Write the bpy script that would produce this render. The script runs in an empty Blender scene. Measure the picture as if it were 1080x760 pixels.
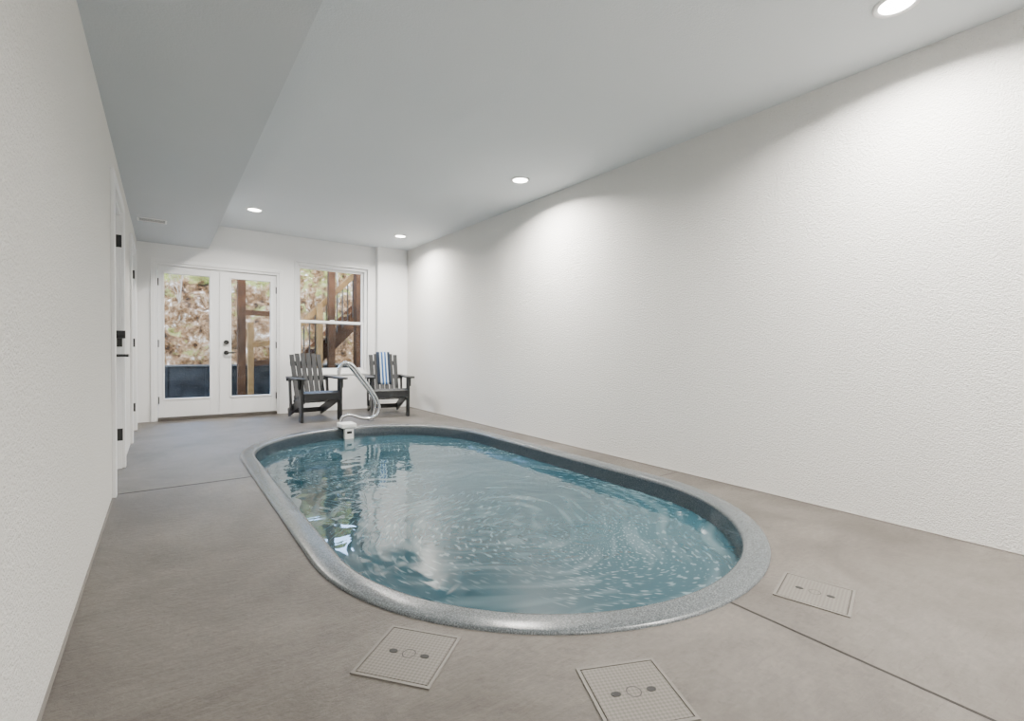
import bpy, bmesh, math, random
from mathutils import Vector, Matrix, noise
random.seed(4)
S = bpy.context.scene
COL = S.collection

# ---------------------------------------------------------------- materials
def new_mat(name):
    m = bpy.data.materials.new(name); m.use_nodes = True
    nt = m.node_tree
    return m, nt, nt.nodes, nt.links, nt.nodes['Principled BSDF']

def simple(name, col, rough=0.5, metal=0.0, spec=0.5, bump=0.0, bscale=80, var=0.0, vscale=6):
    m, nt, N, L, b = new_mat(name)
    b.inputs['Base Color'].default_value = (*col, 1)
    b.inputs['Roughness'].default_value = rough
    b.inputs['Metallic'].default_value = metal
    b.inputs['Specular IOR Level'].default_value = spec
    tc = N.new('ShaderNodeTexCoord')
    if var > 0:
        n = N.new('ShaderNodeTexNoise'); n.inputs['Scale'].default_value = vscale; n.inputs['Detail'].default_value = 6
        L.new(tc.outputs['Object'], n.inputs['Vector'])
        r = N.new('ShaderNodeValToRGB')
        r.color_ramp.elements[0].position = 0.3; r.color_ramp.elements[1].position = 0.7
        r.color_ramp.elements[0].color = (*[c*(1-var) for c in col], 1)
        r.color_ramp.elements[1].color = (*[min(1, c*(1+var)) for c in col], 1)
        L.new(n.outputs['Fac'], r.inputs['Fac']); L.new(r.outputs['Color'], b.inputs['Base Color'])
    if bump > 0:
        n2 = N.new('ShaderNodeTexNoise'); n2.inputs['Scale'].default_value = bscale; n2.inputs['Detail'].default_value = 5
        L.new(tc.outputs['Object'], n2.inputs['Vector'])
        bp = N.new('ShaderNodeBump'); bp.inputs['Strength'].default_value = bump; bp.inputs['Distance'].default_value = 0.01
        L.new(n2.outputs['Fac'], bp.inputs['Height']); L.new(bp.outputs['Normal'], b.inputs['Normal'])
    return m

def stucco(name, col, s1=38, s2=110, strength=0.6, dist=0.008):
    m, nt, N, L, b = new_mat(name)
    b.inputs['Roughness'].default_value = 0.85
    b.inputs['Specular IOR Level'].default_value = 0.2
    g = N.new('ShaderNodeNewGeometry')
    n1 = N.new('ShaderNodeTexNoise'); n1.inputs['Scale'].default_value = s1; n1.inputs['Detail'].default_value = 4; n1.inputs['Roughness'].default_value = 0.6
    n2 = N.new('ShaderNodeTexNoise'); n2.inputs['Scale'].default_value = s2; n2.inputs['Detail'].default_value = 2
    n3 = N.new('ShaderNodeTexNoise'); n3.inputs['Scale'].default_value = 1.2; n3.inputs['Detail'].default_value = 3
    for n in (n1, n2, n3): L.new(g.outputs['Position'], n.inputs['Vector'])
    r = N.new('ShaderNodeValToRGB')
    r.color_ramp.elements[0].color = (*[c*0.95 for c in col], 1); r.color_ramp.elements[1].color = (*col, 1)
    L.new(n3.outputs['Fac'], r.inputs['Fac']); L.new(r.outputs['Color'], b.inputs['Base Color'])
    a = N.new('ShaderNodeMath'); a.operation = 'ADD'
    L.new(n1.outputs['Fac'], a.inputs[0]); L.new(n2.outputs['Fac'], a.inputs[1])
    bp = N.new('ShaderNodeBump'); bp.inputs['Strength'].default_value = strength; bp.inputs['Distance'].default_value = dist
    L.new(a.outputs[0], bp.inputs['Height']); L.new(bp.outputs['Normal'], b.inputs['Normal'])
    return m

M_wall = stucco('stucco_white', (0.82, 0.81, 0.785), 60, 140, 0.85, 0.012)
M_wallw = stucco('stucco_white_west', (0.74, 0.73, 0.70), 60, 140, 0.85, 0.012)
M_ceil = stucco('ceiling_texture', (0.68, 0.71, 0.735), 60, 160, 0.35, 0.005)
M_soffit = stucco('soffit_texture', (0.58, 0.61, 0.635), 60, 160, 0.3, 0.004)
M_wallsmooth = stucco('wall_smooth', (0.84, 0.84, 0.84), 90, 200, 0.1, 0.002)
M_white = simple('white_paint', (0.83, 0.83, 0.83), 0.35)
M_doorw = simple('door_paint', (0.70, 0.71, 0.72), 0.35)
M_trimw = simple('white_vinyl', (0.85, 0.85, 0.85), 0.3)
M_black = simple('black_hardware', (0.012, 0.012, 0.012), 0.35)
M_chair = simple('charcoal_polywood', (0.010, 0.011, 0.013), 0.40, bump=0.15, bscale=60, var=0.2, vscale=10)
M_steel = simple('stainless', (0.62, 0.63, 0.65), 0.18, metal=1.0)
M_plastic = simple('white_plastic', (0.80, 0.80, 0.78), 0.35)
M_wood = simple('treated_wood', (0.040, 0.018, 0.008), 0.85, spec=0.1, bump=0.4, bscale=30, var=0.4, vscale=9)
M_woodlt = simple('pale_wood', (0.13, 0.074, 0.028), 0.85, spec=0.1, bump=0.4, bscale=30, var=0.3, vscale=9)
M_twig = simple('bare_bark', (0.10, 0.085, 0.07), 0.9, spec=0.1, var=0.3)
M_dark = simple('dark_rubber', (0.010, 0.010, 0.010), 0.6)
M_joint = simple('joint_shadow_gap', (0.020, 0.018, 0.016), 0.9)
M_gap = simple('slab_edge', (0.20, 0.185, 0.17), 0.9)
M_vent = simple('vent_metal', (0.6, 0.6, 0.6), 0.4)
M_thresh = simple('threshold_bronze', (0.08, 0.07, 0.06), 0.5)
M_fence = simple('black_barrier', (0.0060, 0.0068, 0.0078), 0.9, spec=0.05, bump=0.5, bscale=25, var=0.6, vscale=5)

def concrete():
    m, nt, N, L, b = new_mat('broom_concrete')
    g = N.new('ShaderNodeNewGeometry')
    n1 = N.new('ShaderNodeTexNoise'); n1.inputs['Scale'].default_value = 1.5; n1.inputs['Detail'].default_value = 12; n1.inputs['Roughness'].default_value = 0.70; n1.inputs['Distortion'].default_value = 0.5
    L.new(g.outputs['Position'], n1.inputs['Vector'])
    r = N.new('ShaderNodeValToRGB')
    r.color_ramp.elements[0].position = 0.36; r.color_ramp.elements[1].position = 0.64
    r.color_ramp.elements[0].color = (0.072, 0.062, 0.053, 1); r.color_ramp.elements[1].color = (0.142, 0.128, 0.113, 1)
    L.new(n1.outputs['Fac'], r.inputs['Fac'])
    mp = N.new('ShaderNodeMapping'); mp.inputs['Scale'].default_value = (11, 60, 1); mp.inputs['Rotation'].default_value = (0, 0, 0.5)
    L.new(g.outputs['Position'], mp.inputs['Vector'])
    n2 = N.new('ShaderNodeTexNoise'); n2.inputs['Scale'].default_value = 1; n2.inputs['Detail'].default_value = 5; n2.inputs['Distortion'].default_value = 1.0
    L.new(mp.outputs['Vector'], n2.inputs['Vector'])
    n3 = N.new('ShaderNodeTexNoise'); n3.inputs['Scale'].default_value = 45; n3.inputs['Detail'].default_value = 8; n3.inputs['Roughness'].default_value = 0.75
    L.new(g.outputs['Position'], n3.inputs['Vector'])
    h = N.new('ShaderNodeMath'); h.operation = 'MULTIPLY'; h.inputs[1].default_value = 0.45
    L.new(n2.outputs['Fac'], h.inputs[0])
    ad = N.new('ShaderNodeMath'); ad.operation = 'ADD'
    L.new(h.outputs[0], ad.inputs[0]); L.new(n3.outputs['Fac'], ad.inputs[1])
    mr = N.new('ShaderNodeMapRange'); mr.inputs['From Min'].default_value = 0.5; mr.inputs['From Max'].default_value = 0.95
    mr.inputs['To Min'].default_value = 0.76; mr.inputs['To Max'].default_value = 1.22
    L.new(ad.outputs[0], mr.inputs['Value'])
    mx = N.new('ShaderNodeVectorMath'); mx.operation = 'SCALE'
    L.new(r.outputs['Color'], mx.inputs[0]); L.new(mr.outputs['Result'], mx.inputs['Scale'])
    L.new(mx.outputs['Vector'], b.inputs['Base Color'])
    b.inputs['Roughness'].default_value = 0.46
    b.inputs['Specular IOR Level'].default_value = 0.5
    bp = N.new('ShaderNodeBump'); bp.inputs['Strength'].default_value = 0.5; bp.inputs['Distance'].default_value = 0.009
    L.new(ad.outputs[0], bp.inputs['Height']); L.new(bp.outputs['Normal'], b.inputs['Normal'])
    return m
M_conc = concrete()

def granite(name, c0, c1, c2, scale, rough):
    m, nt, N, L, b = new_mat(name)
    g = N.new('ShaderNodeNewGeometry')
    n = N.new('ShaderNodeTexNoise'); n.inputs['Scale'].default_value = scale; n.inputs['Detail'].default_value = 3
    L.new(g.outputs['Position'], n.inputs['Vector'])
    r = N.new('ShaderNodeValToRGB')
    e = r.color_ramp.elements
    e[0].position = 0.36; e[0].color = (*c0, 1)
    e[1].position = 0.66; e[1].color = (*c2, 1)
    x = e.new(0.5); x.color = (*c1, 1)
    L.new(n.outputs['Fac'], r.inputs['Fac']); L.new(r.outputs['Color'], b.inputs['Base Color'])
    b.inputs['Roughness'].default_value = rough
    return m
M_granite = granite('speckled_coping', (0.050, 0.058, 0.064), (0.085, 0.097, 0.106), (0.16, 0.175, 0.185), 200, 0.25)
M_liner = granite('pool_liner', (0.020, 0.030, 0.038), (0.036, 0.052, 0.066), (0.08, 0.10, 0.12), 200, 0.12)

def water():
    m, nt, N, L, b = new_mat('pool_water')
    g = N.new('ShaderNodeNewGeometry')
    def math_(op, a, bb=None):
        n = N.new('ShaderNodeMath'); n.operation = op
        for i, v in enumerate((a, bb)):
            if v is None: continue
            if isinstance(v, (int, float)): n.inputs[i].default_value = v
            else: L.new(v, n.inputs[i])
        return n.outputs[0]
    nz = N.new('ShaderNodeTexNoise'); nz.inputs['Scale'].default_value = 0.9; nz.inputs['Detail'].default_value = 1
    L.new(g.outputs['Position'], nz.inputs['Vector'])
    vs = N.new('ShaderNodeVectorMath'); vs.operation = 'SUBTRACT'; vs.inputs[1].default_value = (0.5, 0.5, 0.5)
    L.new(nz.outputs['Color'], vs.inputs[0])
    vm = N.new('ShaderNodeVectorMath'); vm.operation = 'SCALE'; vm.inputs['Scale'].default_value = 0.6
    L.new(vs.outputs[0], vm.inputs[0])
    va = N.new('ShaderNodeVectorMath'); va.operation = 'ADD'
    L.new(g.outputs['Position'], va.inputs[0]); L.new(vm.outputs[0], va.inputs[1])
    sp = N.new('ShaderNodeSeparateXYZ'); L.new(va.outputs[0], sp.inputs[0])
    def swirl(cx, cy, fr, fa, lo, hi, seed, det=1.0):
        dx = math_('SUBTRACT', sp.outputs['X'], cx); dy = math_('SUBTRACT', sp.outputs['Y'], cy)
        r2 = math_('ADD', math_('MULTIPLY', dx, dx), math_('MULTIPLY', dy, dy))
        rr = math_('SQRT', r2); an = math_('ARCTAN2', dx, dy)
        c = N.new('ShaderNodeCombineXYZ')
        L.new(math_('MULTIPLY', rr, fr), c.inputs['X']); L.new(math_('MULTIPLY', an, fa), c.inputs['Y']); c.inputs['Z'].default_value = seed
        t = N.new('ShaderNodeTexNoise'); t.inputs['Scale'].default_value = 1; t.inputs['Detail'].default_value = det
        L.new(c.outputs[0], t.inputs['Vector'])
        q = N.new('ShaderNodeMapRange'); q.inputs['From Min'].default_value = lo; q.inputs['From Max'].default_value = hi
        L.new(t.outputs['Fac'], q.inputs['Value'])
        return q.outputs['Result'], rr
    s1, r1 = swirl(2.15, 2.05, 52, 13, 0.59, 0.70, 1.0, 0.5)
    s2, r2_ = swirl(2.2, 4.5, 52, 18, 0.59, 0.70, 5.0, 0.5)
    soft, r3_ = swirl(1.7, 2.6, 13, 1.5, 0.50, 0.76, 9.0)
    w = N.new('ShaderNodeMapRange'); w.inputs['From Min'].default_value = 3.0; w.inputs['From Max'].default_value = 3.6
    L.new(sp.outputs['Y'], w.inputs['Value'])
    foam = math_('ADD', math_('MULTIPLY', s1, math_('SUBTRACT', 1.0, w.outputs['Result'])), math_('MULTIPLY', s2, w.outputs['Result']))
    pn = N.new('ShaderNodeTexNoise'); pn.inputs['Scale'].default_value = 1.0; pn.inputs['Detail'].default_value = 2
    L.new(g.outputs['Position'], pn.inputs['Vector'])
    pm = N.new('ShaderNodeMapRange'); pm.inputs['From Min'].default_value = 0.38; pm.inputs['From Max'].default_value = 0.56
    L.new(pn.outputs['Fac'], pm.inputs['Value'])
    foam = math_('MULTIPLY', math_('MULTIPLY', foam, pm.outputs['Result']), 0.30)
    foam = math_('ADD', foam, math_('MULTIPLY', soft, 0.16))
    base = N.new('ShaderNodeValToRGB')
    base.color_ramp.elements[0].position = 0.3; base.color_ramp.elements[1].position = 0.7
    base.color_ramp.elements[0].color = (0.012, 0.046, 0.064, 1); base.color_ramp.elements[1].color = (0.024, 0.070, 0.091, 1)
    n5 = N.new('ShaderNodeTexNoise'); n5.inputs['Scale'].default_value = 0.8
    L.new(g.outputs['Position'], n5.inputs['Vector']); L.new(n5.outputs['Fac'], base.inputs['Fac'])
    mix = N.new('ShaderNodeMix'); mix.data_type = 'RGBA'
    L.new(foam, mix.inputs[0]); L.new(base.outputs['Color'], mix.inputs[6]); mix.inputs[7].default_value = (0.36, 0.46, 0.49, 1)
    L.new(mix.outputs[2], b.inputs['Base Color'])
    b.inputs['Roughness'].default_value = 0.03; b.inputs['IOR'].default_value = 1.33
    b.inputs['Specular IOR Level'].default_value = 0.75
    wn = N.new('ShaderNodeTexNoise'); wn.inputs['Scale'].default_value = 3.0; wn.inputs['Detail'].default_value = 2; wn.inputs['Distortion'].default_value = 0.8
    L.new(g.outputs['Position'], wn.inputs['Vector'])
    bp = N.new('ShaderNodeBump'); bp.inputs['Strength'].default_value = 0.32; bp.inputs['Distance'].default_value = 0.022
    L.new(wn.outputs['Fac'], bp.inputs['Height']); L.new(bp.outputs['Normal'], b.inputs['Normal'])
    return m
M_water = water()

def glass():
    m, nt, N, L, b = new_mat('window_glass')
    N.remove(b)
    out = N['Material Output']
    tr = N.new('ShaderNodeBsdfTransparent'); tr.inputs['Color'].default_value = (0.96, 0.98, 0.98, 1)
    gl = N.new('ShaderNodeBsdfGlossy'); gl.inputs['Roughness'].default_value = 0.02
    fr = N.new('ShaderNodeFresnel'); fr.inputs['IOR'].default_value = 1.2
    mx = N.new('ShaderNodeMixShader')
    L.new(fr.outputs[0], mx.inputs[0]); L.new(tr.outputs[0], mx.inputs[1]); L.new(gl.outputs[0], mx.inputs[2])
    L.new(mx.outputs[0], out.inputs['Surface'])
    return m
M_glass = glass()

def rock():
    m, nt, N, L, b = new_mat('rocky_bank')
    g = N.new('ShaderNodeNewGeometry')
    n = N.new('ShaderNodeTexNoise'); n.inputs['Scale'].default_value = 4.5; n.inputs['Detail'].default_value = 14; n.inputs['Roughness'].default_value = 0.85
    L.new(g.outputs['Position'], n.inputs['Vector'])
    r = N.new('ShaderNodeValToRGB'); e = r.color_ramp.elements
    e[0].position = 0.41; e[0].color = (0.006, 0.005, 0.004, 1)
    e[1].position = 0.63; e[1].color = (0.42, 0.42, 0.42, 1)
    x = e.new(0.47); x.color = (0.050, 0.026, 0.011, 1)
    x = e.new(0.52); x.color = (0.110, 0.064, 0.030, 1)
    x = e.new(0.57); x.color = (0.15, 0.120, 0.09, 1)
    L.new(n.outputs['Fac'], r.inputs['Fac'])
    v = N.new('ShaderNodeTexNoise'); v.inputs['Scale'].default_value = 11; v.inputs['Detail'].default_value = 8; v.inputs['Roughness'].default_value = 0.7
    L.new(g.outputs['Position'], v.inputs['Vector'])
    sp = N.new('ShaderNodeSeparateXYZ'); L.new(g.outputs['Position'], sp.inputs[0])
    hz = N.new('ShaderNodeMapRange'); hz.inputs['From Min'].default_value = 1.8; hz.inputs['From Max'].default_value = 3.4
    hz.inputs['To Min'].default_value = 0.0; hz.inputs['To Max'].default_value = 0.14
    L.new(sp.outputs['Z'], hz.inputs['Value'])
    n4 = N.new('ShaderNodeTexNoise'); n4.inputs['Scale'].default_value = 2.5; n4.inputs['Detail'].default_value = 10; n4.inputs['Roughness'].default_value = 0.75
    L.new(g.outputs['Position'], n4.inputs['Vector'])
    ad = N.new('ShaderNodeMath'); ad.operation = 'ADD'
    L.new(n4.outputs['Fac'], ad.inputs[0]); L.new(hz.outputs['Result'], ad.inputs[1])
    q = N.new('ShaderNodeMapRange'); q.inputs['From Min'].default_value = 0.55; q.inputs['From Max'].default_value = 0.61; q.inputs['To Max'].default_value = 0.8
    L.new(ad.outputs[0], q.inputs['Value'])
    mx = N.new('ShaderNodeMix'); mx.data_type = 'RGBA'
    L.new(q.outputs['Result'], mx.inputs[0]); L.new(r.outputs['Color'], mx.inputs[6]); mx.inputs[7].default_value = (0.10, 0.115, 0.03, 1)
    L.new(mx.outputs[2], b.inputs['Base Color'])
    b.inputs['Roughness'].default_value = 0.95
    b.inputs['Specular IOR Level'].default_value = 0.1
    bp = N.new('ShaderNodeBump'); bp.inputs['Strength'].default_value = 0.9; bp.inputs['Distance'].default_value = 0.15
    L.new(v.outputs['Fac'], bp.inputs['Height']); L.new(bp.outputs['Normal'], b.inputs['Normal'])
    return m
M_rock = rock()

def towelmat():
    m, nt, N, L, b = new_mat('striped_towel')
    tc = N.new('ShaderNodeTexCoord'); sp = N.new('ShaderNodeSeparateXYZ'); L.new(tc.outputs['Object'], sp.inputs[0])
    mr = N.new('ShaderNodeMapRange'); mr.inputs['From Min'].default_value = -0.12; mr.inputs['From Max'].default_value = 0.12
    L.new(sp.outputs['X'], mr.inputs['Value'])
    r = N.new('ShaderNodeValToRGB'); r.color_ramp.interpolation = 'CONSTANT'
    cols = [(0.0, (0.010, 0.018, 0.035)), (0.22, (0.50, 0.56, 0.62)), (0.32, (0.025, 0.09, 0.24)), (0.47, (0.52, 0.58, 0.64)),
            (0.56, (0.025, 0.09, 0.24)), (0.71, (0.52, 0.58, 0.64)), (0.80, (0.010, 0.018, 0.035))]
    e = r.color_ramp.elements
    e[0].position = 0; e[0].color = (*cols[0][1], 1); e[1].position = cols[1][0]; e[1].color = (*cols[1][1], 1)
    for p, c in cols[2:]:
        k = e.new(p); k.color = (*c, 1)
    L.new(mr.outputs['Result'], r.inputs['Fac']); L.new(r.outputs['Color'], b.inputs['Base Color'])
    b.inputs['Roughness'].default_value = 0.95
    return m
M_towel = towelmat()

def lid_mat():
    m, nt, N, L, b = new_mat('beige_lid_plastic')
    b.inputs['Roughness'].default_value = 0.5
    tc = N.new('ShaderNodeTexCoord')
    mp = N.new('ShaderNodeMapping'); mp.inputs['Rotation'].default_value = (0, 0, math.pi/4); mp.inputs['Scale'].default_value = (110, 110, 110)
    L.new(tc.outputs['Object'], mp.inputs['Vector'])
    c = N.new('ShaderNodeTexChecker'); c.inputs['Scale'].default_value = 1
    c.inputs['Color1'].default_value = (0.105, 0.095, 0.083, 1); c.inputs['Color2'].default_value = (0.155, 0.143, 0.126, 1)
    L.new(mp.outputs['Vector'], c.inputs['Vector'])
    L.new(c.outputs['Color'], b.inputs['Base Color'])
    bp = N.new('ShaderNodeBump'); bp.inputs['Strength'].default_value = 0.5; bp.inputs['Distance'].default_value = 0.003
    L.new(c.outputs['Fac'], bp.inputs['Height']); L.new(bp.outputs['Normal'], b.inputs['Normal'])
    return m
M_lid = lid_mat()
M_lidrim = simple('lid_rim_plastic', (0.15, 0.14, 0.125), 0.5)

def emit(name, col, st):
    m, nt, N, L, b = new_mat(name)
    b.inputs['Base Color'].default_value = (*col, 1)
    b.inputs['Emission Color'].default_value = (*col, 1); b.inputs['Emission Strength'].default_value = st
    return m
M_lamp = emit('led_lens', (1.0, 0.97, 0.90), 30)

# ---------------------------------------------------------------- helpers
def obj_from_bm(name, bm, mat, parent=None, smooth=False, loc=None):
    me = bpy.data.meshes.new(name); bm.to_mesh(me); bm.free()
    if mat: me.materials.append(mat)
    if smooth:
        for p in me.polygons: p.use_smooth = True
    o = bpy.data.objects.new(name, me); COL.objects.link(o)
    if parent: o.parent = parent
    if loc: o.location = loc
    return o

def add_box(bm, x0, x1, y0, y1, z0, z1, M=None):
    vs = [bm.verts.new(Vector(p)) for p in ((x0,y0,z0),(x1,y0,z0),(x1,y1,z0),(x0,y1,z0),(x0,y0,z1),(x1,y0,z1),(x1,y1,z1),(x0,y1,z1))]
    if M is not None:
        for v in vs: v.co = M @ v.co
    for f in ((3,2,1,0),(4,5,6,7),(0,1,5,4),(1,2,6,5),(2,3,7,6),(3,0,4,7)):
        bm.faces.new([vs[i] for i in f])

def boxes(name, lst, mat, parent=None, bevel=0):
    bm = bmesh.new()
    for b in lst: add_box(bm, *b)
    o = obj_from_bm(name, bm, mat, parent)
    if bevel:
        md = o.modifiers.new('b', 'BEVEL'); md.width = bevel; md.segments = 2; md.limit_method = 'ANGLE'
    return o

def beam(name, p0, p1, w, t, mat, parent=None, bevel=0.003, up=(0, 0, 1)):
    p0 = Vector(p0); p1 = Vector(p1); d = p1-p0; ln = d.length; z = d.normalized()
    x = Vector(up).cross(z)
    if x.length < 1e-4: x = Vector((1, 0, 0))
    x.normalize(); y = z.cross(x)
    M = Matrix((x, y, z)).transposed().to_4x4(); M.translation = p0
    bm = bmesh.new(); add_box(bm, -w/2, w/2, -t/2, t/2, 0, ln, M)
    o = obj_from_bm(name, bm, mat, parent)
    if bevel:
        md = o.modifiers.new('b', 'BEVEL'); md.width = bevel; md.segments = 2
    return o

def cyl(name, c, r, h, mat, parent=None, axis='Z', seg=32, bevel=0):
    bm = bmesh.new()
    bmesh.ops.create_cone(bm, cap_ends=True, segments=seg, radius1=r, radius2=r, depth=h)
    R = Matrix.Identity(4)
    if axis == 'X': R = Matrix.Rotation(math.pi/2, 4, 'Y')
    if axis == 'Y': R = Matrix.Rotation(math.pi/2, 4, 'X')
    bmesh.ops.transform(bm, matrix=Matrix.Translation(c) @ R, verts=bm.verts)
    o = obj_from_bm(name, bm, mat, parent)
    if bevel:
        md = o.modifiers.new('b', 'BEVEL'); md.width = bevel; md.segments = 3; md.limit_method = 'ANGLE'
    return o

def empty(name, loc=(0, 0, 0), rz=0):
    e = bpy.data.objects.new(name, None); COL.objects.link(e); e.location = loc; e.rotation_euler = (0, 0, rz); e.empty_display_size = 0.1
    return e

def tube(name, pts, r, mat, parent=None):
    cu = bpy.data.curves.new(name, 'CURVE'); cu.dimensions = '3D'; cu.bevel_depth = r; cu.bevel_resolution = 5; cu.resolution_u = 10
    sp = cu.splines.new('NURBS'); sp.points.add(len(pts)-1)
    for p, q in zip(sp.points, pts): p.co = (*q, 1)
    sp.order_u = 4; sp.use_endpoint_u = True
    cu.use_fill_caps = True
    tmp = bpy.data.objects.new(name+'_c', cu); COL.objects.link(tmp)
    dg = bpy.context.evaluated_depsgraph_get()
    me = bpy.data.meshes.new_from_object(tmp.evaluated_get(dg))
    bpy.data.objects.remove(tmp)
    for p in me.polygons: p.use_smooth = True
    me.materials.clear(); me.materials.append(mat)
    o = bpy.data.objects.new(name, me); COL.objects.link(o)
    if parent: o.parent = parent
    return o

# ---------------------------------------------------------------- room shell
XL, XR, YF, YB, H = -0.275, 3.465, -1.6, 7.95, 2.735
T = 0.2
DX0, DX1, DZ = -0.09, 1.43, 2.14
WX0, WX1, WZ0, WZ1 = 1.667, 2.80, 0.60, 2.35
SD = 2.095
boxes('wall_north', [(XL-T, DX0, YB, YB+T, 0, H), (DX0, DX1, YB, YB+T, DZ, H), (DX1, WX0, YB, YB+T, 0, H),
                     (WX0, WX1, YB, YB+T, 0, WZ0), (WX0, WX1, YB, YB+T, WZ1, H), (WX1, XR+T, YB, YB+T, 0, H),
                     (2.93, XR, YB-0.12, YB, 0, H)], M_wallsmooth)
boxes('wall_east', [(XR, XR+T, YF-T, YB, 0, H)], M_wall)
boxes('wall_south', [(XL-T, XR, YF-T, YF, 0, H)], M_wallsmooth)
D2a, D2b, D3a, D3b = 4.14, 5.05, 6.35, 7.25
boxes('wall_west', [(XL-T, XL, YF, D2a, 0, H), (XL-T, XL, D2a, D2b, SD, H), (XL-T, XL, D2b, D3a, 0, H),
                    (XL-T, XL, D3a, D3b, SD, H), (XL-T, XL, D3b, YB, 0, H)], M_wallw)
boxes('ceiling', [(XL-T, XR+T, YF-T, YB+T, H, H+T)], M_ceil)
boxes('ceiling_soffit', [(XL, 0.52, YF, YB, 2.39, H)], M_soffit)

PCX, PR, PY0, PY1 = 1.872, 1.322, 2.31, 4.81
def stadium(s, n=40):
    r = PR-s; pts = []
    for i in range(n+1):
        a = math.pi*i/n; pts.append((PCX+r*math.cos(a), PY1+r*math.sin(a)))
    for i in range(n+1):
        a = math.pi+math.pi*i/n; pts.append((PCX+r*math.cos(a), PY0+r*math.sin(a)))
    return pts

bm = bmesh.new()
def loop(pts, z):
    v = [bm.verts.new((x, y, z)) for x, y in pts]
    e = [bm.edges.new((v[i], v[(i+1) % len(v)])) for i in range(len(v))]
    return v, e
v1, e1 = loop([(XL-T, YF-T), (XR+T, YF-T), (XR+T, YB+T), (XL-T, YB+T)], 0)
v2, e2 = loop(stadium(0.004), 0)
bmesh.ops.triangle_fill(bm, edges=e1+e2, use_beauty=True)
bmesh.ops.recalc_face_normals(bm, faces=bm.faces)
if sum(f.normal.z for f in bm.faces) < 0: bmesh.ops.reverse_faces(bm, faces=bm.faces)
floor = obj_from_bm('floor', bm, M_conc)
boxes('control_joints', [(XL, 0.555, 4.146, 4.156, 0.0, 0.0012), (1.825, 1.835, YF, 0.99, 0.0, 0.0012),
                         (3.20, XR, 2.35, 2.355, 0.0, 0.001)], M_joint, floor)
boxes('wall_base_edge', [(XR-0.010, XR, YF, YB-0.12, 0, 0.006), (XL, XL+0.008, YF, 4.05, 0, 0.006)], M_gap, floor)

prof = [(0, -0.03), (0, 0.004), (0.004, 0.009), (0.014, 0.012), (0.105, 0.013), (0.118, 0.010), (0.127, 0.002), (0.131, -0.012),
        (0.136, -0.10), (0.139, -0.14), (0.19, -0.6), (0.27, -1.1), (0.40, -1.25)]
bm = bmesh.new()
rings = []
for s, z in prof:
    rings.append([bm.verts.new((x, y, z)) for x, y in stadium(s)])
for k, (a, b) in enumerate(zip(rings, rings[1:])):
    n = len(a)
    for i in range(n):
        fc = bm.faces.new((a[i], a[(i+1) % n], b[(i+1) % n], b[i]))
        fc.material_index = 1 if k >= 7 else 0
fc = bm.faces.new(rings[-1]); fc.material_index = 1
bmesh.ops.recalc_face_normals(bm, faces=bm.faces)
pool = obj_from_bm('swimming_pool', bm, M_granite, smooth=True)
pool.data.materials.append(M_liner)
bm = bmesh.new()
vv = [bm.verts.new((x, y, -0.115)) for x, y in stadium(0.137)]
bm.faces.new(vv)
wat = obj_from_bm('pool_water', bm, M_water, pool)

sk = empty('pool_skimmer', (1.86, 6.01, 0))
boxes('faceplate', [(-0.055, 0.055, -0.09, -0.03, -0.30, 0.05)], M_plastic, sk, 0.006)
boxes('top_cap', [(-0.10, 0.085, -0.11, 0.10, 0.02, 0.075)], M_plastic, sk, 0.01)
boxes('slot', [(-0.03, 0.03, -0.094, -0.09, -0.05, -0.02)], M_dark, sk)

hr = empty('pool_handrail', (0, 0, 0))
tube('rail', [(1.90, 6.42, 0.0), (1.90, 6.42, 0.05), (1.92, 6.42, 0.11), (2.05, 6.42, 0.12), (2.15, 6.41, 0.06), (2.30, 6.40, 0.04), (2.42, 6.38, 0.10),
              (2.42, 6.38, 0.24), (2.33, 6.39, 0.42), (2.15, 6.42, 0.66), (2.06, 6.43, 0.80), (1.94, 6.44, 0.84), (1.885, 6.45, 0.74), (1.885, 6.45, 0.66)], 0.021, M_steel, hr)
tube('rail_back', [(2.34, 6.50, 0.0), (2.40, 6.50, 0.12), (2.41, 6.49, 0.26), (2.31, 6.49, 0.42), (2.12, 6.50, 0.66), (2.04, 6.50, 0.78), (1.94, 6.50, 0.82), (1.885, 6.50, 0.74), (1.885, 6.45, 0.66)], 0.019, M_steel, hr)
cyl('escutcheon', (1.90, 6.42, 0.008), 0.05, 0.016, M_steel, hr)
cyl('escutcheon_2', (2.34, 6.50, 0.008), 0.05, 0.016, M_steel, hr)

# ---------------------------------------------------------------- french doors
def leaf(parent, x0, x1, z0, z1, gx0, gx1, gz0, gz1, y, nm):
    t = 0.022
    boxes(nm+'_stiles', [(x0, gx0, y-t, y+t, z0, z1), (gx1, x1, y-t, y+t, z0, z1), (gx0, gx1, y-t, y+t, z0, gz0), (gx0, gx1, y-t, y+t, gz1, z1)], M_trimw, parent, 0.003)
    m = 0.022
    boxes(nm+'_glazing_bead', [(gx0-m, gx0, y-t-0.008, y-t, gz0-m, gz1+m), (gx1, gx1+m, y-t-0.008, y-t, gz0-m, gz1+m),
                               (gx0, gx1, y-t-0.008, y-t, gz0-m, gz0), (gx0, gx1, y-t-0.008, y-t, gz1, gz1+m)], M_trimw, parent, 0.003)
    boxes(nm+'_glass', [(gx0, gx1, y-0.002, y+0.002, gz0, gz1)], M_glass, parent)
d1 = empty('door_1', (0, 0, 0))
yd = YB+0.05
ZT = DZ-0.035
leaf(d1, DX0+0.035, 0.667, 0.045, ZT, 0.015, 0.535, 0.30, 2.005, yd, 'leaf_left')
leaf(d1, 0.673, DX1-0.035, 0.045, ZT, 0.80, 1.315, 0.30, 2.005, yd, 'leaf_right')
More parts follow.
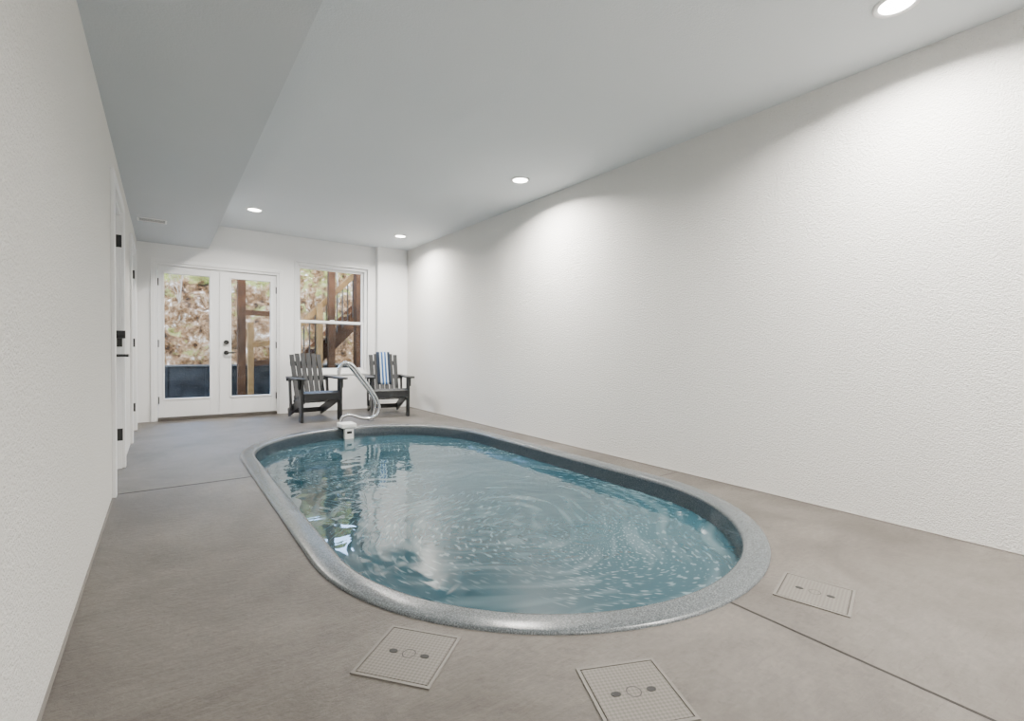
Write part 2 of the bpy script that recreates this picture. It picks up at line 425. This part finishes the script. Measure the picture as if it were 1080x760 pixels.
boxes('jamb', [(DX0, DX0+0.032, YB, YB+T, 0.0, DZ), (DX1-0.032, DX1, YB, YB+T, 0.0, DZ), (DX0+0.032, DX1-0.032, YB, YB+T, DZ-0.032, DZ)], M_white, d1)
boxes('astragal', [(0.655, 0.685, yd-0.034, yd-0.022, 0.045, ZT)], M_trimw, d1)
boxes('threshold', [(DX0+0.032, DX1-0.032, YB-0.02, YB+T, 0.0, 0.04)], M_thresh, d1)
for i, z in enumerate((0.28, 1.05, 1.88)):
    boxes('hinge_r%d' % i, [(DX1-0.045, DX1-0.020, yd-0.035, yd-0.022, z-0.05, z+0.05)], M_black, d1)
    boxes('hinge_l%d' % i, [(DX0+0.020, DX0+0.045, yd-0.035, yd-0.022, z-0.05, z+0.05)], M_black, d1)
cyl('deadbolt', (0.735, yd-0.035, 1.08), 0.032, 0.03, M_black, d1, 'Y')
cyl('rosette', (0.735, yd-0.035, 0.93), 0.032, 0.03, M_black, d1, 'Y')
boxes('lever', [(0.725, 0.845, yd-0.075, yd-0.060, 0.92, 0.942)], M_black, d1, 0.004)
cyl('lever_stem', (0.735, yd-0.055, 0.93), 0.010, 0.04, M_black, d1, 'Y')
boxes('trim_1', [(DX0-0.045, DX0, YB-0.018, YB, 0, DZ+0.045), (DX1, DX1+0.045, YB-0.018, YB, 0, DZ+0.045), (DX0, DX1, YB-0.018, YB, DZ, DZ+0.045)], M_white, None, 0.004)

w1 = empty('window_1')
yw = YB+0.09
f = 0.045
def frame(x0, x1, z0, z1, w, y0, y1):
    return [(x0, x0+w, y0, y1, z0, z1), (x1-w, x1, y0, y1, z0, z1), (x0+w, x1-w, y0, y1, z0, z0+w), (x0+w, x1-w, y0, y1, z1-w, z1)]
boxes('frame', frame(WX0, WX1, WZ0, WZ1, f, YB+0.04, YB+0.14), M_trimw, w1, 0.003)
zm = 1.43
boxes('sash_upper', frame(WX0+f, WX1-f, zm-0.02, WZ1-f, 0.035, yw+0.01, yw+0.035), M_trimw, w1, 0.003)
boxes('sash_lower', frame(WX0+f, WX1-f, WZ0+f, zm+0.025, 0.04, yw-0.025, yw+0.005), M_trimw, w1, 0.003)
boxes('pane_upper', [(WX0+f+0.035, WX1-f-0.035, yw+0.02, yw+0.024, zm+0.015, WZ1-f-0.035)], M_glass, w1)
boxes('pane_lower', [(WX0+f+0.04, WX1-f-0.04, yw-0.012, yw-0.008, WZ0+f+0.04, zm-0.015)], M_glass, w1)
boxes('sash_lock', [(2.2, 2.27, yw-0.03, yw-0.02, zm+0.02, zm+0.04)], M_trimw, w1)
boxes('trim_2', frame(WX0-0.02, WX1+0.02, WZ0-0.02, WZ1+0.02, 0.02, YB-0.012, YB), M_white)

def side_door(nm, ya, yb, handle):
    d = empty(nm)
    x = XL-0.06
    boxes('slab', [(x-0.04, x, ya+0.03, yb-0.03, 0.012, SD-0.035)], M_doorw, d, 0.002)
    w = yb-ya
    pl = []
    for z0, z1 in ((0.2, 0.95), (1.1, 1.88)):
        for w0, w1_ in ((0.13, w/2-0.04), (w/2+0.04, w-0.13)):
            pl.append((x, x+0.008, ya+w0, ya+w1_, z0, z1))
    boxes('raised_panels', pl, M_doorw, d, 0.004)
    boxes('weatherstrip', [(x, x+0.010, yb-0.036, yb-0.029, 0.012, SD-0.03), (x, x+0.010, ya+0.029, ya+0.036, 0.012, SD-0.03)], M_dark, d)
    boxes('jamb', [(XL-T, XL, ya, ya+0.028, 0, SD), (XL-T, XL, yb-0.028, yb, 0, SD), (XL-T, XL, ya+0.028, yb-0.028, SD-0.028, SD)], M_white, d)
    c = 0.075
    boxes('casing', [(XL, XL+0.022, ya-c, ya, 0, SD+c), (XL, XL+0.022, yb, yb+c, 0, SD+c), (XL, XL+0.022, ya, yb, SD, SD+c)], M_white, d, 0.003)
    if handle:
        yh = yb-0.10
        cyl('deadbolt', (x+0.045, yh, 1.10), 0.032, 0.09, M_black, d, 'X')
        cyl('rosette', (x+0.015, yh, 0.93), 0.032, 0.03, M_black, d, 'X')
        cyl('stem', (x+0.06, yh, 0.93), 0.011, 0.09, M_black, d, 'X')
        boxes('lever', [(x+0.098, x+0.114, yh-0.12, yh+0.01, 0.92, 0.942)], M_black, d, 0.004)
    for i, z in enumerate((0.28, 1.05, 1.86)):
        boxes('hinge_%d' % i, [(XL-0.03, XL+0.006, yb-0.030, yb-0.022, z-0.05, z+0.05)], M_black, d)
side_door('door_2', D2a, D2b, True)
side_door('door_3', D3a, D3b, False)

v = empty('ceiling_vent', (-0.09, 6.55, 2.39))
boxes('vent_rim', [(-0.13, 0.13, -0.09, -0.075, -0.008, 0), (-0.13, 0.13, 0.075, 0.09, -0.008, 0), (-0.13, -0.115, -0.075, 0.075, -0.008, 0), (0.115, 0.13, -0.075, 0.075, -0.008, 0)], M_trimw, v)
boxes('vent_louvers', [(-0.115, 0.115, -0.07+i*0.024, -0.064+i*0.024, -0.004, -0.001) for i in range(6)], M_vent, v)
boxes('vent_dark', [(-0.115, 0.115, -0.075, 0.075, -0.0015, 0)], M_joint, v)

def downlight(x, y, power, z=H):
    e = empty('recessed_or_fill_light', (x, y, z))
    bm = bmesh.new()
    n = 40; R = [(0.098, 0.0), (0.098, -0.006), (0.090, -0.010), (0.076, -0.008), (0.072, -0.002)]
    rr = [[bm.verts.new((r*math.cos(2*math.pi*i/n), r*math.sin(2*math.pi*i/n), zz)) for i in range(n)] for r, zz in R]
    for a, b in zip(rr, rr[1:]):
        for i in range(n): bm.faces.new((a[i], a[(i+1) % n], b[(i+1) % n], b[i]))
    obj_from_bm('trim_ring', bm, M_white, e, True)
    cyl('lens', (0, 0, -0.002), 0.073, 0.003, M_lamp, e)
    la = bpy.data.lights.new('lamp', 'AREA'); la.shape = 'DISK'; la.size = 0.14; la.energy = power; la.color = (1.0, 0.955, 0.88)
    la.spread = math.radians(154)
    lo = bpy.data.objects.new('lamp', la); COL.objects.link(lo); lo.parent = e; lo.location = (0, 0, -0.013)
P = 104
for x, y, p in ((2.93, 0.80, P), (2.93, 3.87, P), (2.93, 6.89, P*0.8), (0.93, 6.74, P*0.55), (2.93, -1.0, P), (0.93, -1.0, P*0.5)):  # last two, behind the camera, are unseen lamps added as room fill
    downlight(x, y, p)

def lid(x, y, ang):
    e = empty('access_cover', (x, y, 0), math.radians(ang))
    s = 0.128
    boxes('outer_rim', frame_xy(-s-0.004, s+0.004, 0.010, 0.0, 0.0045), M_lidrim, e)
    boxes('rim_gap', [(-s+0.004, s-0.004, -s+0.004, s-0.004, 0.0, 0.0012)], M_joint, e)
    boxes('lid_plate', [(-s+0.009, s-0.009, -s+0.009, s-0.009, 0.0005, 0.0045)], M_lid, e, 0.0015)
    for k, sx in enumerate((-1, 1)):
        bm = bmesh.new()
        bmesh.ops.create_cone(bm, cap_ends=True, segments=24, radius1=0.010, radius2=0.010, depth=0.001)
        bmesh.ops.transform(bm, matrix=Matrix.Translation((sx*0.056, 0, 0.0053)) @ Matrix.Diagonal((1.5, 1, 1, 1)), verts=bm.verts)
        obj_from_bm('finger_hole_%d' % k, bm, M_dark, e)
    bm = bmesh.new()
    for i in range(32):
        a0, a1 = 2*math.pi*i/32, 2*math.pi*(i+1)/32
        q = [bm.verts.new((r*math.cos(a), r*math.sin(a), 0.0051)) for r, a in ((0.020, a0), (0.0225, a0), (0.0225, a1), (0.020, a1))]
        bm.faces.new(q)
    obj_from_bm('center_ring', bm, M_dark, e)
def frame_xy(a, b, w, z0, z1):
    return [(a, b, a, a+w, z0, z1), (a, b, b-w, b, z0, z1), (a, a+w, a+w, b-w, z0, z1), (b-w, b, a+w, b-w, z0, z1)]
lid(0.645, 1.43, -51)
lid(1.108, 0.886, -24)
lid(2.19, 0.824, -76)

# ---------------------------------------------------------------- adirondack chairs
SC = Vector((0.87, 0.92, 0.975))
def adirondack(x, y, rz):
    c = empty('adirondack_chair', (x, y, 0), rz)
    c.scale = SC
    for s, n in ((-1, 'l'), (1, 'r')):
        boxes('front_leg_'+n, [(s*0.30-0.02, s*0.30+0.02, -0.36, -0.24, 0, 0.585)], M_chair, c, 0.004)
        boxes('arm_bracket_'+n, [(s*0.335-0.015, s*0.335+0.015, -0.32, -0.28, 0.46, 0.585)], M_chair, c, 0.004)
        beam('stringer_'+n, (s*0.262, -0.34, 0.335), (s*0.262, 0.46, 0.065), 0.034, 0.12, M_chair, c, 0.004)
        beam('rear_post_'+n, (s*0.30, 0.22, 0.12), (s*0.30, 0.28, 0.60), 0.03, 0.07, M_chair, c, 0.004)
        bm = bmesh.new()
        pts = [(-0.055, -0.42), (0.035, -0.42), (0.085, -0.38), (0.085, -0.20), (0.06, 0.05), (0.03, 0.34), (-0.035, 0.34), (-0.055, 0.10)]
        lo = [bm.verts.new((s*(0.315+px), py, 0.587)) for px, py in pts]; hi = [bm.verts.new((s*(0.315+px), py, 0.612)) for px, py in pts]
        bm.faces.new(lo); bm.faces.new(hi)
        for i in range(len(pts)): bm.faces.new((lo[i], lo[(i+1) % 8], hi[(i+1) % 8], hi[i]))
        bmesh.ops.recalc_face_normals(bm, faces=bm.faces)
        a = obj_from_bm('arm_'+n, bm, M_chair, c); md = a.modifiers.new('b', 'BEVEL'); md.width = 0.005; md.segments = 2; md.limit_method = 'ANGLE'
    for i in range(6):
        t = i/5
        yy = -0.33+0.46*t; zz = 0.405-0.155*t
        beam('seat_slat_%d' % i, (-0.28, yy, zz), (0.28, yy, zz), 0.082, 0.022, M_chair, c, 0.004, up=(0, -0.34, 1.0))
    boxes('front_apron', [(-0.28, 0.28, -0.375, -0.352, 0.30, 0.40)], M_chair, c, 0.004)
    def back(zt): return (0.17 + 0.42*(zt-0.24), zt)
    tops = [0.935, 0.95, 0.955, 0.955, 0.95, 0.935]
    for i in range(6):
        k = i-2.5
        y0, z0 = back(0.22); y1, z1 = back(tops[i])
        beam('back_slat_%d' % i, (k*0.082, y0, z0), (k*0.088, y1, z1), 0.072, 0.02, M_chair, c, 0.004, up=(0, -1, 0.4))
    for j, zt in enumerate((0.30, 0.58, 0.80)):
        yy, zz = back(zt)
        hw = 0.25 if j != 1 else 0.34
        beam('back_rail_%d' % j, (-hw, yy+0.030, zz), (hw, yy+0.030, zz), 0.07, 0.026, M_chair, c, 0.004, up=(0, 1, -0.4))
    boxes('rear_foot_brace', [(-0.26, 0.26, 0.36, 0.385, 0.06, 0.13)], M_chair, c, 0.004)
    return c
adirondack(1.74, 7.12, math.radians(4))
C2 = (2.79, 7.04); A2 = math.radians(-12)
c2 = adirondack(C2[0], C2[1], A2)
bm = bmesh.new()
path = []
for i in range(14):
    zt = 0.46+(0.965-0.46)*i/13
    path.append((0.17+0.42*(zt-0.24)-0.024, zt))
yt = 0.17+0.42*(0.96-0.24)
path += [(yt+0.0, 0.985), (yt+0.025, 0.985), (yt+0.055, 0.96)]
for i in range(6):
    zt = 0.93-0.05*i
    path.append((0.17+0.42*(0.96-0.24)+0.065, zt))
nx = 14
rows = []
for j, (py, pz) in enumerate(path):
    rows.append([bm.verts.new((-0.12+0.24*i/nx, py-0.004*math.sin(i*1.5+j*0.2), pz)) for i in range(nx+1)])
for a, b in zip(rows, rows[1:]):
    for i in range(nx): bm.faces.new((a[i], a[i+1], b[i+1], b[i]))
to = obj_from_bm('striped_towel', bm, M_towel, None, True)
to.location = (C2[0], C2[1], 0); to.rotation_euler = (0, 0, A2); to.scale = SC
md = to.modifiers.new('s', 'SOLIDIFY'); md.thickness = 0.006

# ---------------------------------------------------------------- outside
boxes('patio_ground', [(-8, 14, YB+T, 11.5, -0.12, -0.02)], M_conc)
bm = bmesh.new()
nx, ny = 260, 110
g = []
def hill(x, t):
    y = 10.9+5*t; z = min(7.0*t**0.8, 3.9+1.2*max(0, t-0.48))
    p = Vector((x, y, z))
    dlt = noise.fractal(p*1.5, 0.6, 2.1, 8)*0.42
    return (x, y-dlt*0.7, z+dlt*0.4)
for j in range(ny+1):
    g.append([bm.verts.new(hill(-8+22*i/nx, j/ny)) for i in range(nx+1)])
for j in range(ny):
    for i in range(nx): bm.faces.new((g[j][i], g[j][i+1], g[j+1][i+1], g[j+1][i]))
hs = obj_from_bm('hillside', bm, M_rock, None, True)
# bare saplings rooted in the bank (part of the hillside)
bm = bmesh.new()
def twig(p, d, ln, r, depth):
    e = p+d*ln
    z = d.normalized(); x = z.orthogonal().normalized(); y = z.cross(x)
    a = [bm.verts.new(p+(x*math.cos(k*math.pi/3)+y*math.sin(k*math.pi/3))*r) for k in range(6)]
    b = [bm.verts.new(e+(x*math.cos(k*math.pi/3)+y*math.sin(k*math.pi/3))*r*0.6) for k in range(6)]
    for k in range(6): bm.faces.new((a[k], a[(k+1) % 6], b[(k+1) % 6], b[k]))
    if depth > 0:
        for _ in range(3):
            nd = (d+Vector((random.uniform(-.7, .7), random.uniform(-.4, .4), random.uniform(-.1, .5)))).normalized()
            twig(p+d*ln*random.uniform(.45, 1), nd, ln*random.uniform(.45, .7), r*0.5, depth-1)
for _ in range(16):
    x = random.uniform(-1.5, 6); t = random.uniform(0.12, 0.5)
    base = Vector(hill(x, t)); base.z -= 0.05
    twig(base, Vector((random.uniform(-.2, .2), -0.05, 1)).normalized(), random.uniform(0.5, 1.1), random.uniform(.012, .028), 3)
obj_from_bm('bare_saplings', bm, M_twig, hs)

fe = empty('retaining_barrier', (0, 10.28, 0))
boxes('panel', [(-6, 12, 0, 0.05, -0.05, 0.66)], M_fence, fe)
boxes('cap', [(-6, 12, -0.02, 0.07, 0.66, 0.69)], M_dark, fe)
boxes('ribs', [(-6+0.6*i, -5.94+0.6*i, -0.03, 0.0, -0.05, 0.66) for i in range(30)], M_fence, fe)

st = empty('deck_staircase', (0, 0, 0))
def post(n, x, y, z0, z1, w=0.13, m=M_wood): boxes(n, [(x-w/2, x+w/2, y-w/2, y+w/2, z0, z1)], m, st, 0.004)
post('post_1', 1.07, 9.2, -0.03, 3.4, 0.12)
post('post_2', 2.56, 9.25, -0.03, 3.4, 0.12)
post('post_3', 3.05, 9.10, -0.03, 3.4, 0.19)
post('post_4', 2.36, 9.30, -0.03, 1.85, 0.10, M_woodlt)
post('post_5', 1.24, 9.45, -0.03, 1.45, 0.09, M_woodlt)
beam('deck_beam', (0.8, 9.2, 2.95), (4.2, 9.2, 2.95), 0.08, 0.25, M_wood, st, up=(0, 1, 0))
beam('stringer_a', (1.9, 9.4, 0.40), (4.0, 9.4, 2.55), 0.28, 0.05, M_wood, st, up=(0, 1, 0))
beam('stringer_b', (1.9, 10.0, 0.40), (4.0, 10.0, 2.55), 0.28, 0.05, M_wood, st, up=(0, 1, 0))
for i in range(10):
    t = i/9
    boxes('tread_%d' % i, [(1.92+1.95*t, 2.2+1.95*t, 9.38, 10.02, 0.55+2.0*t, 0.59+2.0*t)], M_woodlt, st)
beam('handrail', (1.9, 9.36, 1.30), (3.9, 9.36, 3.35), 0.10, 0.05, M_woodlt, st, up=(0, 1, 0))
for i in range(17):
    x = 2.0+0.1*i; boxes('baluster_%d' % i, [(x-0.008, x+0.008, 9.35, 9.375, 0.5+(x-1.9)*1.02, 1.3+(x-1.9)*1.02)], M_black, st)
beam('landing_rail', (1.07, 9.45, 1.62), (1.95, 9.45, 1.62), 0.09, 0.04, M_wood, st, up=(0, 1, 0))
beam('side_brace_2', (1.2, 9.5, 1.05), (1.95, 9.5, 1.15), 0.09, 0.05, M_woodlt, st, up=(0, 1, 0))
beam('side_brace_3', (1.2, 9.5, 0.72), (1.95, 9.5, 0.78), 0.09, 0.05, M_wood, st, up=(0, 1, 0))

# ---------------------------------------------------------------- light
w = bpy.data.worlds.new('World'); S.world = w; w.use_nodes = True
N = w.node_tree.nodes; L = w.node_tree.links
bg = N['Background']; sky = N.new('ShaderNodeTexSky')
try:
    sky.sky_type = 'NISHITA'; sky.sun_disc = False; sky.sun_elevation = math.radians(45); sky.sun_rotation = math.radians(160)
except Exception: pass
L.new(sky.outputs[0], bg.inputs[0]); bg.inputs[1].default_value = 6.0
sl = bpy.data.lights.new('sun', 'SUN'); sl.energy = 11.0; sl.angle = 0.02; sl.color = (1, 0.95, 0.86)
so = bpy.data.objects.new('sun', sl); COL.objects.link(so)
so.rotation_euler = Vector((0.6, 0.6, -0.75)).to_track_quat('-Z', 'Y').to_euler(); so.location = (-5, -5, 12)

# ---------------------------------------------------------------- camera
cd = bpy.data.cameras.new('camera'); cam = bpy.data.objects.new('camera', cd); COL.objects.link(cam)
cd.sensor_width = 36; cd.lens = 500/1080*36; cd.clip_start = 0.02
ay = Vector((-0.5926, 0.02254, -0.8052)).normalized()
ax = Vector((0.8052, 0.00415, -0.5929)); ax = (ax-ay*ax.dot(ay)).normalized()
az = ax.cross(ay)
R = Matrix((ax, ay, az))
cam.matrix_world = Matrix.Translation((0, 0, 1.0)) @ R.to_4x4()
S.camera = cam
